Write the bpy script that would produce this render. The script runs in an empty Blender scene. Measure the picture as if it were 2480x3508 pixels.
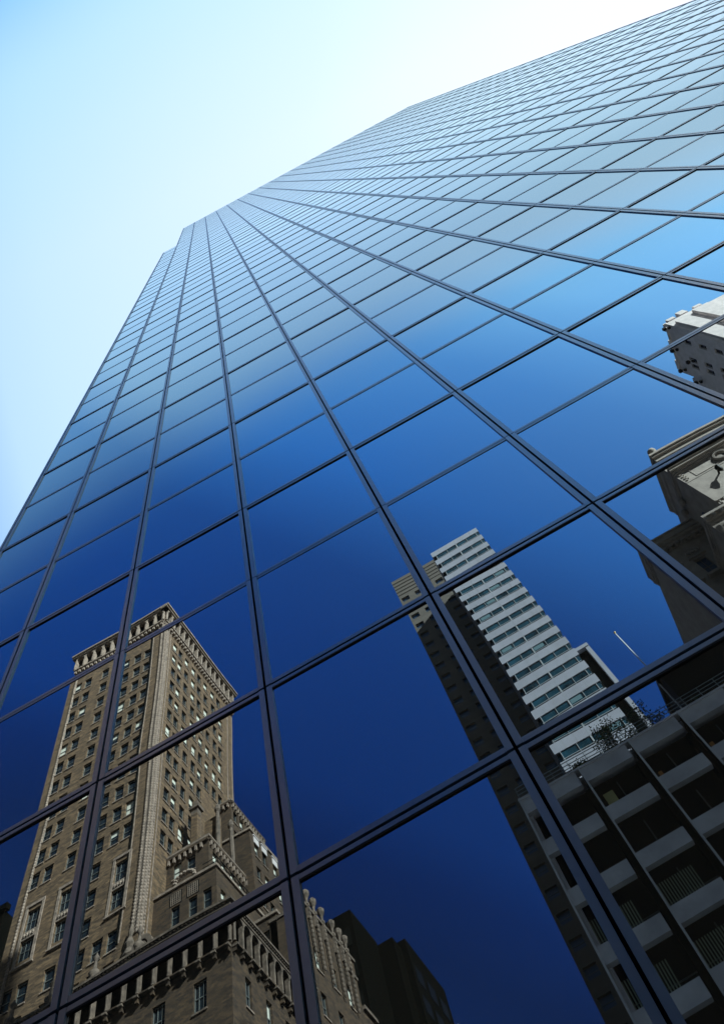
import bpy, math, random
from mathutils import Vector
R = random.Random(7)
sc = bpy.context.scene
COL = sc.collection
# ------------------------------------------------------------------ camera
# facade of the glass tower is the plane y = 0, the camera stands on the
# pavement in front of it (y < 0) and looks up; metres, z up.
CX, CY, CZ = 6.402, -3.658, 1.6
cam = bpy.data.cameras.new('camera')
cam.sensor_fit = 'VERTICAL'; cam.sensor_height = 24.0
cam.lens = 24.0 * 2650.0 / 3508.0
cam.shift_x = -104.9 / 3508.0
cam.shift_y = -112.1 / 3508.0
cam.clip_start = 0.1; cam.clip_end = 6000
co = bpy.data.objects.new('camera', cam); COL.objects.link(co)
rt = Vector((0.87287386, 0.43290685, -0.22512859))
dn = Vector((-0.48701781, 0.80138634, -0.34726587))
fw = Vector((0.0300812, 0.41276093, 0.91034254))
from mathutils import Matrix
m = Matrix(((rt.x, -dn.x, -fw.x), (rt.y, -dn.y, -fw.y), (rt.z, -dn.z, -fw.z)))
co.matrix_world = Matrix.Translation((CX, CY, CZ)) @ m.to_4x4()
sc.camera = co
# ------------------------------------------------------------------ light
AZ, EL = math.radians(60), math.radians(33)
SUN = Vector((math.sin(AZ) * math.cos(EL), math.cos(AZ) * math.cos(EL), math.sin(EL)))
w = bpy.data.worlds.new('World'); sc.world = w; w.use_nodes = True
nt = w.node_tree; N = nt.nodes; L = nt.links
bg = N['Background']; bg.inputs[1].default_value = 0.105
sky = N.new('ShaderNodeTexSky'); sky.sky_type = 'NISHITA'; sky.sun_disc = False
sky.sun_elevation = EL; sky.sun_rotation = AZ
sky.air_density = 1.0; sky.dust_density = 2.2; sky.ozone_density = 1.5
tc = N.new('ShaderNodeTexCoord')
dot = N.new('ShaderNodeVectorMath'); dot.operation = 'DOT_PRODUCT'
dot.inputs[1].default_value = SUN
mp = N.new('ShaderNodeMapRange')
mp.inputs[1].default_value = -0.4; mp.inputs[2].default_value = 0.9
ramp = N.new('ShaderNodeValToRGB')          # sky is paler towards the sun, deeper blue away from it
e = ramp.color_ramp.elements
def stops(rampnode, pts):
    e = rampnode.color_ramp.elements
    e[0].position = pts[0][0]; e[0].color = (*pts[0][1], 1)
    e[1].position = pts[-1][0]; e[1].color = (*pts[-1][1], 1)
    for p, c in pts[1:-1]:
        k = e.new(p); k.color = (*c, 1)
stops(ramp, [(0.0, (0.09, 0.15, 0.23)), (0.185, (0.11, 0.135, 0.215)), (0.238, (0.11, 0.17, 0.30)), (0.285, (0.135, 0.26, 0.45)),
             (0.40, (0.19, 0.35, 0.57)), (0.477, (0.27, 0.44, 0.63)), (0.57, (0.58, 0.92, 1.05)), (0.69, (1.2, 1.3, 1.15)),
             (0.77, (2.3, 1.95, 1.35)), (0.92, (2.2, 1.75, 1.2)), (1.0, (0.5, 0.5, 0.5))])
rampB = N.new('ShaderNodeValToRGB')         # milky haze of the sky on the tower's own side of the street
stops(rampB, [(0.0, (0.5, 0.7, 0.9)), (0.50, (0.40, 0.80, 1.45)), (0.56, (0.86, 1.26, 1.75)), (0.60, (0.95, 1.34, 1.85)), (0.71, (1.13, 1.46, 1.95)), (0.80, (1.27, 1.56, 1.95)), (0.86, (1.42, 1.68, 1.95)), (0.93, (1.55, 1.75, 2.0)), (1.0, (1.6, 1.6, 1.9))])
sep = N.new('ShaderNodeSeparateXYZ')
def node(kind, **kw):
    n_ = N.new(kind)
    for k_, v_ in kw.items(): setattr(n_, k_, v_)
    return n_
def maprange(src, a, b, c, d):
    n_ = N.new('ShaderNodeMapRange'); n_.interpolation_type = 'SMOOTHSTEP'
    for q_, v_ in zip((1, 2, 3, 4), (a, b, c, d)): n_.inputs[q_].default_value = v_
    L.new(src, n_.inputs[0]); return n_.outputs[0]
L.new(tc.outputs['Generated'], sep.inputs[0])
L.new(tc.outputs['Generated'], dot.inputs[0]); L.new(dot.outputs['Value'], mp.inputs[0]); L.new(mp.outputs[0], ramp.inputs[0]); L.new(mp.outputs[0], rampB.inputs[0])
mx = node('ShaderNodeMix', data_type='RGBA', blend_type='MULTIPLY'); mx.inputs[0].default_value = 1
L.new(sky.outputs[0], mx.inputs[6]); L.new(ramp.outputs[0], mx.inputs[7])
ramp2 = N.new('ShaderNodeValToRGB')         # deeper blue over the far side of the street
stops(ramp2, [(0.0, (0.62, 0.98, 1.45)), (0.5, (0.58, 1.0, 1.5)), (0.62, (0.48, 0.93, 1.42)), (0.72, (0.47, 0.86, 1.2)), (0.80, (0.82, 0.88, 0.95)), (1.0, (1, 1, 1))])
ad = node('ShaderNodeMath', operation='ADD'); ad.inputs[1].default_value = 1.0
L.new(sep.outputs[1], ad.inputs[0]); L.new(ad.outputs[0], ramp2.inputs[0])
mx2 = node('ShaderNodeMix', data_type='RGBA', blend_type='MULTIPLY'); mx2.inputs[0].default_value = 1
L.new(mx.outputs[2], mx2.inputs[6]); L.new(ramp2.outputs[0], mx2.inputs[7])
dimB = maprange(sep.outputs[2], 0.5, 0.84, 0.28, 1.0)
dimA = maprange(sep.outputs[2], 0.3, 0.56, 0.27, 0.86)
rampC = N.new('ShaderNodeValToRGB')
stops(rampC, [(0.0, (0.55, 0.9, 1.1)), (0.64, (0.6, 0.9, 1.1)), (0.80, (0.80, 0.94, 1.0)), (0.90, (0.92, 0.98, 1.0)), (1.0, (1, 1, 1))])
L.new(ad.outputs[0], rampC.inputs[0])
mxc = node('ShaderNodeMix', data_type='RGBA', blend_type='MULTIPLY'); mxc.inputs[0].default_value = 1
L.new(rampB.outputs[0], mxc.inputs[6]); L.new(rampC.outputs[0], mxc.inputs[7])
mB = node('ShaderNodeVectorMath', operation='SCALE'); L.new(mxc.outputs[2], mB.inputs[0]); L.new(dimB, mB.inputs['Scale'])
mA = node('ShaderNodeVectorMath', operation='SCALE'); L.new(mx2.outputs[2], mA.inputs[0]); L.new(dimA, mA.inputs['Scale'])
fac = maprange(sep.outputs[1], -0.32, -0.16, 0.0, 1.0)
mx3 = node('ShaderNodeMix', data_type='RGBA'); L.new(fac, mx3.inputs[0]); L.new(mA.outputs[0], mx3.inputs[6]); L.new(mB.outputs[0], mx3.inputs[7])
L.new(mx3.outputs[2], bg.inputs[0])
sl = bpy.data.lights.new('sun', 'SUN'); sl.energy = 5.0; sl.angle = math.radians(0.5); sl.color = (1.0, 0.94, 0.86)
so = bpy.data.objects.new('sun', sl); COL.objects.link(so)
so.rotation_euler = SUN.to_track_quat('Z', 'Y').to_euler()
so.location = (60, 60, 200)
sc.view_settings.view_transform = 'Standard'; sc.view_settings.look = 'None'
sc.view_settings.exposure = 2.6; sc.view_settings.gamma = 1.0
sc.view_settings.use_curve_mapping = False
sc.cycles.max_bounces = 6; sc.cycles.glossy_bounces = 4; sc.cycles.diffuse_bounces = 3

# ------------------------------------------------------------------ materials
def mat(name, col, rough=0.8, metal=0.0, ior=1.5, noise=0.0, nscale=1.0, bump=0.0, bscale=20.0, stretch=None, emit=None):
    mt = bpy.data.materials.new(name); mt.use_nodes = True
    t = mt.node_tree; b = t.nodes['Principled BSDF']
    b.inputs['Base Color'].default_value = (*col, 1)
    b.inputs['Roughness'].default_value = rough
    b.inputs['Metallic'].default_value = metal
    b.inputs['IOR'].default_value = ior
    if emit:
        b.inputs['Emission Color'].default_value = (*emit[0], 1); b.inputs['Emission Strength'].default_value = emit[1]
    if noise or bump:
        tc = t.nodes.new('ShaderNodeTexCoord'); mp = t.nodes.new('ShaderNodeMapping')
        t.links.new(tc.outputs['Object'], mp.inputs[0])
        if stretch: mp.inputs['Scale'].default_value = stretch
    if noise:
        n = t.nodes.new('ShaderNodeTexNoise'); n.inputs['Scale'].default_value = nscale; n.inputs['Detail'].default_value = 6
        t.links.new(mp.outputs[0], n.inputs['Vector'])
        r = t.nodes.new('ShaderNodeValToRGB')
        r.color_ramp.elements[0].position = 0.3; r.color_ramp.elements[1].position = 0.7
        r.color_ramp.elements[0].color = (*[c * (1 - noise) for c in col], 1)
        r.color_ramp.elements[1].color = (*[min(1, c * (1 + noise)) for c in col], 1)
        t.links.new(n.outputs['Fac'], r.inputs[0]); t.links.new(r.outputs[0], b.inputs['Base Color'])
    if bump:
        n2 = t.nodes.new('ShaderNodeTexNoise'); n2.inputs['Scale'].default_value = bscale; n2.inputs['Detail'].default_value = 4
        t.links.new(mp.outputs[0], n2.inputs['Vector'])
        bp = t.nodes.new('ShaderNodeBump'); bp.inputs['Strength'].default_value = 1.0; bp.inputs['Distance'].default_value = bump
        t.links.new(n2.outputs['Fac'], bp.inputs['Height']); t.links.new(bp.outputs[0], b.inputs['Normal'])
    return mt

def brickmat(name, c1, c2, mortar):
    mt = bpy.data.materials.new(name); mt.use_nodes = True
    t = mt.node_tree; b = t.nodes['Principled BSDF']; b.inputs['Roughness'].default_value = 0.9
    tc = t.nodes.new('ShaderNodeTexCoord'); sx = t.nodes.new('ShaderNodeSeparateXYZ')
    ad = t.nodes.new('ShaderNodeMath'); ad.operation = 'ADD'
    cb = t.nodes.new('ShaderNodeCombineXYZ')
    t.links.new(tc.outputs['Object'], sx.inputs[0])
    t.links.new(sx.outputs[0], ad.inputs[0]); t.links.new(sx.outputs[1], ad.inputs[1])
    t.links.new(ad.outputs[0], cb.inputs[0]); t.links.new(sx.outputs[2], cb.inputs[1])
    br = t.nodes.new('ShaderNodeTexBrick'); t.links.new(cb.outputs[0], br.inputs['Vector'])
    br.inputs['Color1'].default_value = (*c1, 1); br.inputs['Color2'].default_value = (*c2, 1); br.inputs['Mortar'].default_value = (*mortar, 1)
    br.inputs['Scale'].default_value = 1.0; br.inputs['Brick Width'].default_value = 0.42; br.inputs['Row Height'].default_value = 0.14
    br.inputs['Mortar Size'].default_value = 0.012; br.inputs['Bias'].default_value = -0.1
    n = t.nodes.new('ShaderNodeTexNoise'); n.inputs['Scale'].default_value = 1.4; n.inputs['Detail'].default_value = 10; n.inputs['Roughness'].default_value = 0.7
    mp = t.nodes.new('ShaderNodeMapping'); mp.inputs['Scale'].default_value = (0.5, 1.6, 1)
    t.links.new(cb.outputs[0], mp.inputs[0]); t.links.new(mp.outputs[0], n.inputs['Vector'])
    r = t.nodes.new('ShaderNodeMapRange'); r.inputs[1].default_value = 0.3; r.inputs[2].default_value = 0.7; r.inputs[3].default_value = 0.4; r.inputs[4].default_value = 1.7
    mx = t.nodes.new('ShaderNodeMix'); mx.data_type = 'RGBA'; mx.blend_type = 'MULTIPLY'; mx.inputs[0].default_value = 1
    t.links.new(n.outputs['Fac'], r.inputs[0]); t.links.new(br.outputs['Color'], mx.inputs[6]); t.links.new(r.outputs[0], mx.inputs[7])
    t.links.new(mx.outputs[2], b.inputs['Base Color'])
    bp = t.nodes.new('ShaderNodeBump'); bp.inputs['Distance'].default_value = 0.02
    t.links.new(br.outputs['Color'], bp.inputs['Height']); t.links.new(bp.outputs[0], b.inputs['Normal'])
    return mt

M = {}
def mirrormat(name, tint, ior):
    mt = bpy.data.materials.new(name); mt.use_nodes = True
    t = mt.node_tree; t.nodes.remove(t.nodes['Principled BSDF']); out = t.nodes['Material Output']
    fr = t.nodes.new('ShaderNodeFresnel'); fr.inputs[0].default_value = ior
    g = t.nodes.new('ShaderNodeBsdfGlossy'); g.inputs['Color'].default_value = (*tint, 1); g.inputs['Roughness'].default_value = 0.0
    tm = t.nodes.new('ShaderNodeMix'); tm.data_type = 'RGBA'; tm.inputs[6].default_value = (*tint, 1); tm.inputs[7].default_value = (0.86, 0.98, 1, 1)
    t.links.new(fr.outputs[0], tm.inputs[0]); t.links.new(tm.outputs[2], g.inputs['Color'])
    d = t.nodes.new('ShaderNodeBsdfDiffuse'); d.inputs['Color'].default_value = (0.012, 0.011, 0.008, 1)
    m_ = t.nodes.new('ShaderNodeMixShader')
    # coated glass: reflectance climbs faster than plain Fresnel, f + 1.3 f^2 (1 - f)
    q1 = t.nodes.new('ShaderNodeMath'); q1.operation = 'SUBTRACT'; q1.inputs[0].default_value = 1.0; t.links.new(fr.outputs[0], q1.inputs[1])
    q2 = t.nodes.new('ShaderNodeMath'); q2.operation = 'MULTIPLY'; t.links.new(fr.outputs[0], q2.inputs[0]); t.links.new(q1.outputs[0], q2.inputs[1])
    q3 = t.nodes.new('ShaderNodeMath'); q3.operation = 'MULTIPLY_ADD'; q3.inputs[1].default_value = 1.3; q3.inputs[2].default_value = 1.0; t.links.new(q2.outputs[0], q3.inputs[0])
    q4 = t.nodes.new('ShaderNodeMath'); q4.operation = 'MULTIPLY'; q4.use_clamp = True; t.links.new(fr.outputs[0], q4.inputs[0]); t.links.new(q3.outputs[0], q4.inputs[1])
    t.links.new(q4.outputs[0], m_.inputs[0]); t.links.new(d.outputs[0], m_.inputs[1]); t.links.new(g.outputs[0], m_.inputs[2]); t.links.new(m_.outputs[0], out.inputs[0])
    return mt
M['glass'] = mirrormat('mirror_glass', (0.68, 0.88, 1.0), 2.15)
M['metal'] = mat('anodised_frame', (0.014, 0.032, 0.054), rough=0.3, ior=1.7, noise=0.25, nscale=2.0)
M['gasket'] = mat('black_gasket', (0.004, 0.004, 0.004), rough=0.7, ior=1.2)
M['backing'] = mat('black_backing', (0.003, 0.003, 0.003), rough=0.9, ior=1.1)
M['brick'] = brickmat('tan_brick', (0.175, 0.108, 0.055), (0.05, 0.031, 0.017), (0.10, 0.070, 0.042))
M['brick2'] = brickmat('dark_brown_brick', (0.082, 0.049, 0.024), (0.024, 0.015, 0.009), (0.045, 0.032, 0.02))  # darker, browner mix of the tan brick, for podium and wings
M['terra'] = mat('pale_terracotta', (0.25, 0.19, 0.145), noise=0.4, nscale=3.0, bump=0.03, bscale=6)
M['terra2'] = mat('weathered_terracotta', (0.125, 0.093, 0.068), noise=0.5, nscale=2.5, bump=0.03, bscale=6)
M['wglass'] = mat('window_glass', (0.012, 0.018, 0.022), rough=0.05, ior=1.5)
M['wframe'] = mat('window_frame', (0.13, 0.14, 0.13), rough=0.5)
M['blind'] = mat('window_blind', (0.62, 0.62, 0.52), rough=0.9)
M['white'] = mat('white_spandrel', (0.36, 0.375, 0.43), rough=0.45, noise=0.08, nscale=0.3)
M['joint'] = mat('pale_metal_joint', (0.40, 0.42, 0.44), rough=0.4)
M['teal'] = mat('teal_glass', (0.010, 0.045, 0.068), rough=0.04, ior=1.5, noise=0.8, nscale=0.35)
M['grey'] = mat('beige_precast', (0.125, 0.110, 0.092), noise=0.15, nscale=0.4, stretch=(0.3, 0.3, 3))
M['blue'] = mat('sky_blue_window', (0.03, 0.09, 0.20), rough=0.05, ior=1.6)  # base colour carries the blue of sky mirrored in the panes
M['conc'] = mat('grey_concrete_panel', (0.80, 0.80, 0.86), noise=0.18, nscale=0.7, bump=0.02, bscale=3)
M['fin'] = mat('concrete_fin', (0.80, 0.82, 0.86), noise=0.1, nscale=1.0)
M['dark'] = mat('dark_wall_and_shade', (0.006, 0.007, 0.006), rough=0.5, ior=1.15)  # also carries the shade of the annex
M['slat'] = mat('vertical_blind', (0.36, 0.42, 0.30), rough=0.8)
M['bluish'] = mat('pale_blue_blind', (0.10, 0.19, 0.22), rough=0.8)
M['yellow'] = mat('yellow_panel', (0.75, 0.70, 0.32), rough=0.8)
M['amber'] = mat('orange_card', (0.60, 0.25, 0.05), rough=0.8)
M['lime'] = mat('limestone', (0.37, 0.32, 0.275), noise=0.2, nscale=1.2, bump=0.03, bscale=4)
M['pale'] = mat('pale_stone', (0.62, 0.56, 0.54), noise=0.12, nscale=0.8)
M['black'] = mat('black_wall_and_shade', (0.004, 0.004, 0.003), rough=0.8, ior=1.05)  # also carries the shade beside the grid block's fins
M['rail'] = mat('steel_railing', (0.30, 0.34, 0.33), rough=0.4, metal=0.5)
M['leaf'] = mat('green_leaves', (0.03, 0.06, 0.015), rough=0.6, noise=0.5, nscale=1.5)
M['bark'] = mat('grey_bark', (0.10, 0.08, 0.06), noise=0.3, nscale=5)
M['asphalt'] = mat('asphalt', (0.05, 0.05, 0.052), noise=0.25, nscale=1.5, bump=0.01, bscale=40)
M['paving'] = mat('pavement_slabs', (0.30, 0.29, 0.27), noise=0.15, nscale=0.8, bump=0.01, bscale=10)
M['paint'] = mat('road_paint', (0.78, 0.78, 0.75), noise=0.1, nscale=4)
M['granite'] = mat('dark_granite', (0.06, 0.06, 0.065), rough=0.3, noise=0.3, nscale=20)
M['pole'] = mat('white_flagpole', (0.80, 0.78, 0.72), rough=0.35)
M['gold'] = mat('gilt_ball', (0.75, 0.45, 0.12), rough=0.3, metal=1.0)

# ------------------------------------------------------------------ mesh helpers
class MB:
    """collects faces, links them as ONE mesh object"""
    def __init__(s): s.v = []; s.f = []; s.m = []; s.mats = []
    def mi(s, name):
        if name not in s.mats: s.mats.append(name)
        return s.mats.index(name)
    def quad(s, pts, mt):
        b = len(s.v); s.v += [tuple(p) for p in pts]; s.f.append(tuple(range(b, b + len(pts)))); s.m.append(s.mi(mt))
    def hexa(s, p, mt):       # p: 8 corners, bottom ring then top ring
        b = len(s.v); s.v += [tuple(q) for q in p]; k = s.mi(mt)
        for f in ((0, 3, 2, 1), (4, 5, 6, 7), (0, 1, 5, 4), (1, 2, 6, 5), (2, 3, 7, 6), (3, 0, 4, 7)):
            s.f.append(tuple(b + i for i in f)); s.m.append(k)
    def box(s, x0, x1, y0, y1, z0, z1, mt):
        if x1 < x0: x0, x1 = x1, x0
        if y1 < y0: y0, y1 = y1, y0
        if z1 < z0: z0, z1 = z1, z0
        s.hexa([(x0, y0, z0), (x1, y0, z0), (x1, y1, z0), (x0, y1, z0), (x0, y0, z1), (x1, y0, z1), (x1, y1, z1), (x0, y1, z1)], mt)
    def vb(s, u0, u1, d0, d1, z0, z1, mt):   # box given by offset u along the street and distance d seen in the mirror
        s.box(CX + u0, CX + u1, -(d0 + CY), -(d1 + CY), z0, z1, mt)
    def lathe(s, c, prof, mt, n=10):
        b = len(s.v); k = s.mi(mt)
        for r, z in prof:
            for i in range(n):
                a = 2 * math.pi * i / n
                s.v.append((c[0] + r * math.cos(a), c[1] + r * math.sin(a), c[2] + z))
        for j in range(len(prof) - 1):
            for i in range(n):
                i2 = (i + 1) % n
                s.f.append((b + j * n + i, b + j * n + i2, b + (j + 1) * n + i2, b + (j + 1) * n + i)); s.m.append(k)
        s.f.append(tuple(b + i for i in range(n))[::-1]); s.m.append(k)
        s.f.append(tuple(b + (len(prof) - 1) * n + i for i in range(n))); s.m.append(k)
    def build(s, name, parent=None, smooth=False):
        me = bpy.data.meshes.new(name); me.from_pydata(s.v, [], s.f)
        for x in s.mats: me.materials.append(M[x])
        me.polygons.foreach_set('material_index', s.m)
        if smooth: me.polygons.foreach_set('use_smooth', [True] * len(s.f))
        me.update()
        o = bpy.data.objects.new(name, me); COL.objects.link(o)
        if parent: o.parent = parent
        return o

def thing(name, label, cat, group=None, loc=(0, 0, 0)):
    o = bpy.data.objects.new(name, None); COL.objects.link(o)
    o['label'] = label; o['category'] = cat
    o.location = loc
    if group: o['group'] = group
    return o
def tag(o, label, cat, group=None):
    o['label'] = label; o['category'] = cat
    if group: o['group'] = group
    return o
def part(mb, name, root, smooth=False):
    """build with world coordinates, keep them although the root Empty stands at the base"""
    o = mb.build(name, root, smooth)
    o.matrix_parent_inverse = Matrix.Translation(root.location).inverted()
    return o
def W(u, d, z): return (CX + u, -(d + CY), z)
def rootloc(u, d): return W(u, d, 0)

# ------------------------------------------------------------------ facades of the opposite buildings
def P(face, k):
    """returns f(t, w, z): t along the wall, w depth into it"""
    if face == 'front': return lambda t, w_, z: W(t, k + w_, z)
    if face == 'right': return lambda t, w_, z: W(k - w_, t, z)
    if face == 'left': return lambda t, w_, z: W(k + w_, t, z)
def wall(mb, face, k, t0, t1, z0, z1, ops, mt, depth=0.3):
    """plane wall with recessed rectangular openings ops = [(t0,t1,z0,z1)]"""
    f = P(face, k)
    ts = sorted({t0, t1} | {v for o in ops for v in o[:2]}); zs = sorted({z0, z1} | {v for o in ops for v in o[2:]})
    ts = [t for t in ts if t0 <= t <= t1]; zs = [z for z in zs if z0 <= z <= z1]
    for i in range(len(ts) - 1):
        run = None
        for j in range(len(zs) - 1):
            a, b, c, d = ts[i], ts[i + 1], zs[j], zs[j + 1]
            mt_, mz = (a + b) / 2, (c + d) / 2
            hit = any(o[0] < mt_ < o[1] and o[2] < mz < o[3] for o in ops)
            if hit:
                if run is not None: mb.quad([f(a, 0, run), f(b, 0, run), f(b, 0, c), f(a, 0, c)], mt); run = None
            elif run is None: run = c
        if run is not None: mb.quad([f(ts[i], 0, run), f(ts[i + 1], 0, run), f(ts[i + 1], 0, zs[-1]), f(ts[i], 0, zs[-1])], mt)
    for a, b, c, d in ops:
        mb.quad([f(a, 0, c), f(a, depth, c), f(a, depth, d), f(a, 0, d)], mt)
        mb.quad([f(b, 0, c), f(b, depth, c), f(b, depth, d), f(b, 0, d)], mt)
        mb.quad([f(a, 0, d), f(b, 0, d), f(b, depth, d), f(a, depth, d)], mt)
        mb.quad([f(a, 0, c), f(b, 0, c), f(b, depth, c), f(a, depth, c)], mt)
def fbox(mb, face, k, t0, t1, w0, w1, z0, z1, mt):
    f = P(face, k); a = f(t0, w0, z0); b = f(t1, w1, z1)
    mb.box(a[0], b[0], a[1], b[1], a[2], b[2], mt)
def window(mb, face, k, t0, t1, z0, z1, depth=0.26, sill='terra', blind=None, bars=1, glass='wglass'):
    f = P(face, k)
    g = depth - 0.02
    mb.quad([f(t0, g, z0), f(t1, g, z0), f(t1, g, z1), f(t0, g, z1)], glass)
    fw_ = 0.05
    for a, b, c, d in ((t0, t0 + fw_, z0, z1), (t1 - fw_, t1, z0, z1), (t0 + fw_, t1 - fw_, z1 - fw_, z1), (t0 + fw_, t1 - fw_, z0, z0 + fw_),
                       (t0 + fw_, t1 - fw_, (z0 + z1) / 2 - 0.03, (z0 + z1) / 2 + 0.03)):
        fbox(mb, face, k, a, b, g - 0.06, g - 0.005, c, d, 'wframe')
    for i in range(1, bars):
        x = t0 + (t1 - t0) * i / bars
        fbox(mb, face, k, x - 0.02, x + 0.02, g - 0.055, g - 0.008, z0 + fw_, z1 - fw_, 'wframe')
    if blind:
        fbox(mb, face, k, t0 + fw_, t1 - fw_, g - 0.004, g - 0.002, z1 - fw_ - (z1 - z0 - 0.1) * blind, z1 - fw_, 'blind')
    if sill: fbox(mb, face, k, t0 - 0.08, t1 + 0.08, -0.09, 0.1, z0 - 0.12, z0 - 0.005, sill)
def windows(root, specs, **kw):
    """the 100 that show largest become parts of their own, the rest one part"""
    c = Vector((CX, CY, CZ))
    def key(s):
        p = Vector(P(s[0], s[1])((s[2] + s[3]) / 2, 0, (s[4] + s[5]) / 2)); return -(s[3] - s[2]) * (s[5] - s[4]) / (p - c).length_squared
    specs = sorted(specs, key=key)
    rest = MB()
    for i, s in enumerate(specs):
        kk = dict(kw)
        if len(s) > 6: kk.update(s[6])
        mb = MB() if i < 99 else rest
        window(mb, *s[:6], **kk)
        if i < 99: part(mb, 'window', root)
    if len(specs) > 99:
        o = part(rest, 'window', root); o['kind'] = 'stuff'

# ================================================================== ground, road
def struct(name, mb):
    o = mb.build(name); o['kind'] = 'structure'; return o
g = MB(); g.quad([(-2500, -2500, -0.16), (2500, -2500, -0.16), (2500, 2500, -0.16), (-2500, 2500, -0.16)], 'asphalt'); struct('ground', g)
g = MB(); g.box(-400, 400, -31, -6.5, -0.155, -0.13, 'asphalt'); struct('road', g)
g = MB(); g.box(-400, 60, -6.2, 40, -0.15, 0.0, 'paving'); struct('pavement', g)
g = MB(); g.box(-400, 60, -6.5, -6.203, -0.15, 0.012, 'granite'); struct('kerb', g)
g = MB(); g.box(-400, 400, -70, -31.3, -0.15, 0.0, 'paving'); struct('far_pavement', g)
g = MB(); g.box(-400, 400, -31.297, -31, -0.15, 0.012, 'granite'); struct('far_kerb', g)
g = MB()
for y in (-14.6, -22.8):
    x = -200
    while x < 200: g.quad([(x, y, -0.126), (x + 3, y, -0.126), (x + 3, y + 0.12, -0.126), (x, y + 0.12, -0.126)], 'paint'); x += 9
struct('road_markings', g)

# ================================================================== the glass tower
PW = 1.6; PH = 1.97267; Z0 = 5.21593
def zr(r): return Z0 + r * PH
def xc(c): return 0.18 if c == 0 else c * PW
NC = 22; R0 = -2; R1 = 54; RN = 38
XR = NC * PW + 0.12
tower = thing('glass_office_tower', 'tall blue mirror glass office tower filling the view, leftmost bay lower than the rest', 'skyscraper')
def rowtop(c): return RN if c == 0 else R1
FL, GH = 0.050, 0.0115                       # flange width, half joint (vertical members)
FT, GT = 0.044, {0: 0.006, 1: 0.0125}        # transoms: flange, half joint by parity
OUT = {0: 0.006, 1: 0.013}                   # how far the transoms stand out of the glass
def odd(r): return 1 if (r % 2) or r == 0 else 0
for c in range(NC + 1):
    mb = MB(); x = xc(c); top = rowtop(0) if c == 0 else R1
    for r in range(R0, top):
        a = zr(r) + GT[odd(r)]; b = zr(r + 1) - GT[odd(r + 1)]
        if r + 1 == top: b = zr(top) + 0.1
        mb.box(x - GH - FL, x - GH, -0.015, 0.03, a, b, 'metal')
        mb.box(x + GH, x + GH + FL, -0.015, 0.03, a, b, 'metal')
    part(mb, 'mullion', tower)
for r in range(R0, R1 + 1):
    mb = MB(); o = OUT[odd(r)] - 0.002; g_ = GT[odd(r)]
    for c in range(0 if r <= RN else 1, NC):
        x0 = xc(c) + GH + FL + 0.0005; x1 = xc(c + 1) - GH - FL - 0.0005; z = zr(r)
        if not (r == R1 or (c == 0 and r == RN)): mb.box(x0, x1, -o, 0.03, z + g_, z + g_ + FT, 'metal')
        if r > R0: mb.box(x0, x1, -o, 0.03, z - g_ - FT * 0.8, z - g_, 'metal')
        if r > R0: mb.box(x0, x1, -(o - 0.003), 0.028, z - g_ - FT * 0.8 - (0.014 if odd(r) else 0.006), z - g_ - FT * 0.8 - 0.0005, 'gasket')
    part(mb, 'transom', tower)
# glass panes: each a little out of true and slightly pillowed, as real toughened panes are
panes = []
for r in range(R0, R1):
    for c in range(NC):
        if c == 0 and r >= RN: continue
        x = (xc(c) + xc(c + 1)) / 2; z = (zr(r) + zr(r + 1)) / 2
        vis = 1 if (z - CZ) > 1.2 * 3.66 * 0.42 else 0
        panes.append((-vis, (x - CX) ** 2 + CY ** 2 + (z - CZ) ** 2, r, c))
panes.sort()
def pane(mb, r, c, n):
    x0 = xc(c) + GH + FL - 0.004; x1 = xc(c + 1) - GH - FL + 0.004
    z0 = zr(r) + GT[odd(r)] + FT - 0.004; z1 = zr(r + 1) - GT[odd(r + 1)] - FT * 0.8 + 0.004
    tx = R.gauss(0, 0.0014); tz = R.gauss(0, 0.0012); bl = R.gauss(0.0008, 0.0006)
    if n < 3: tx *= 0.5; tz *= 0.5
    if r < 5: tx *= 0.75; tz *= 0.6
    b = len(mb.v); k = mb.mi('glass')
    for j in range(n + 1):
        for i in range(n + 1):
            s, t = i / n * 2 - 1, j / n * 2 - 1
            y = 0.004 + tx * s * (x1 - x0) / 2 + tz * t * (z1 - z0) / 2 - (bl * (1 - s * s) * (1 - t * t) if n > 1 else 0)
            mb.v.append((x0 + (x1 - x0) * i / n, y, z0 + (z1 - z0) * j / n))
    for j in range(n):
        for i in range(n):
            a = b + j * (n + 1) + i
            mb.f.append((a, a + 1, a + n + 2, a + n + 1)); mb.m.append(k)
rest = MB()
for i, (_, _, r, c) in enumerate(panes):
    if i < 99: mb = MB(); pane(mb, r, c, 8); part(mb, 'glass_pane', tower, smooth=True)
    else: pane(rest, r, c, 1)
o = part(rest, 'glass_pane', tower); o['kind'] = 'stuff'
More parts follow.
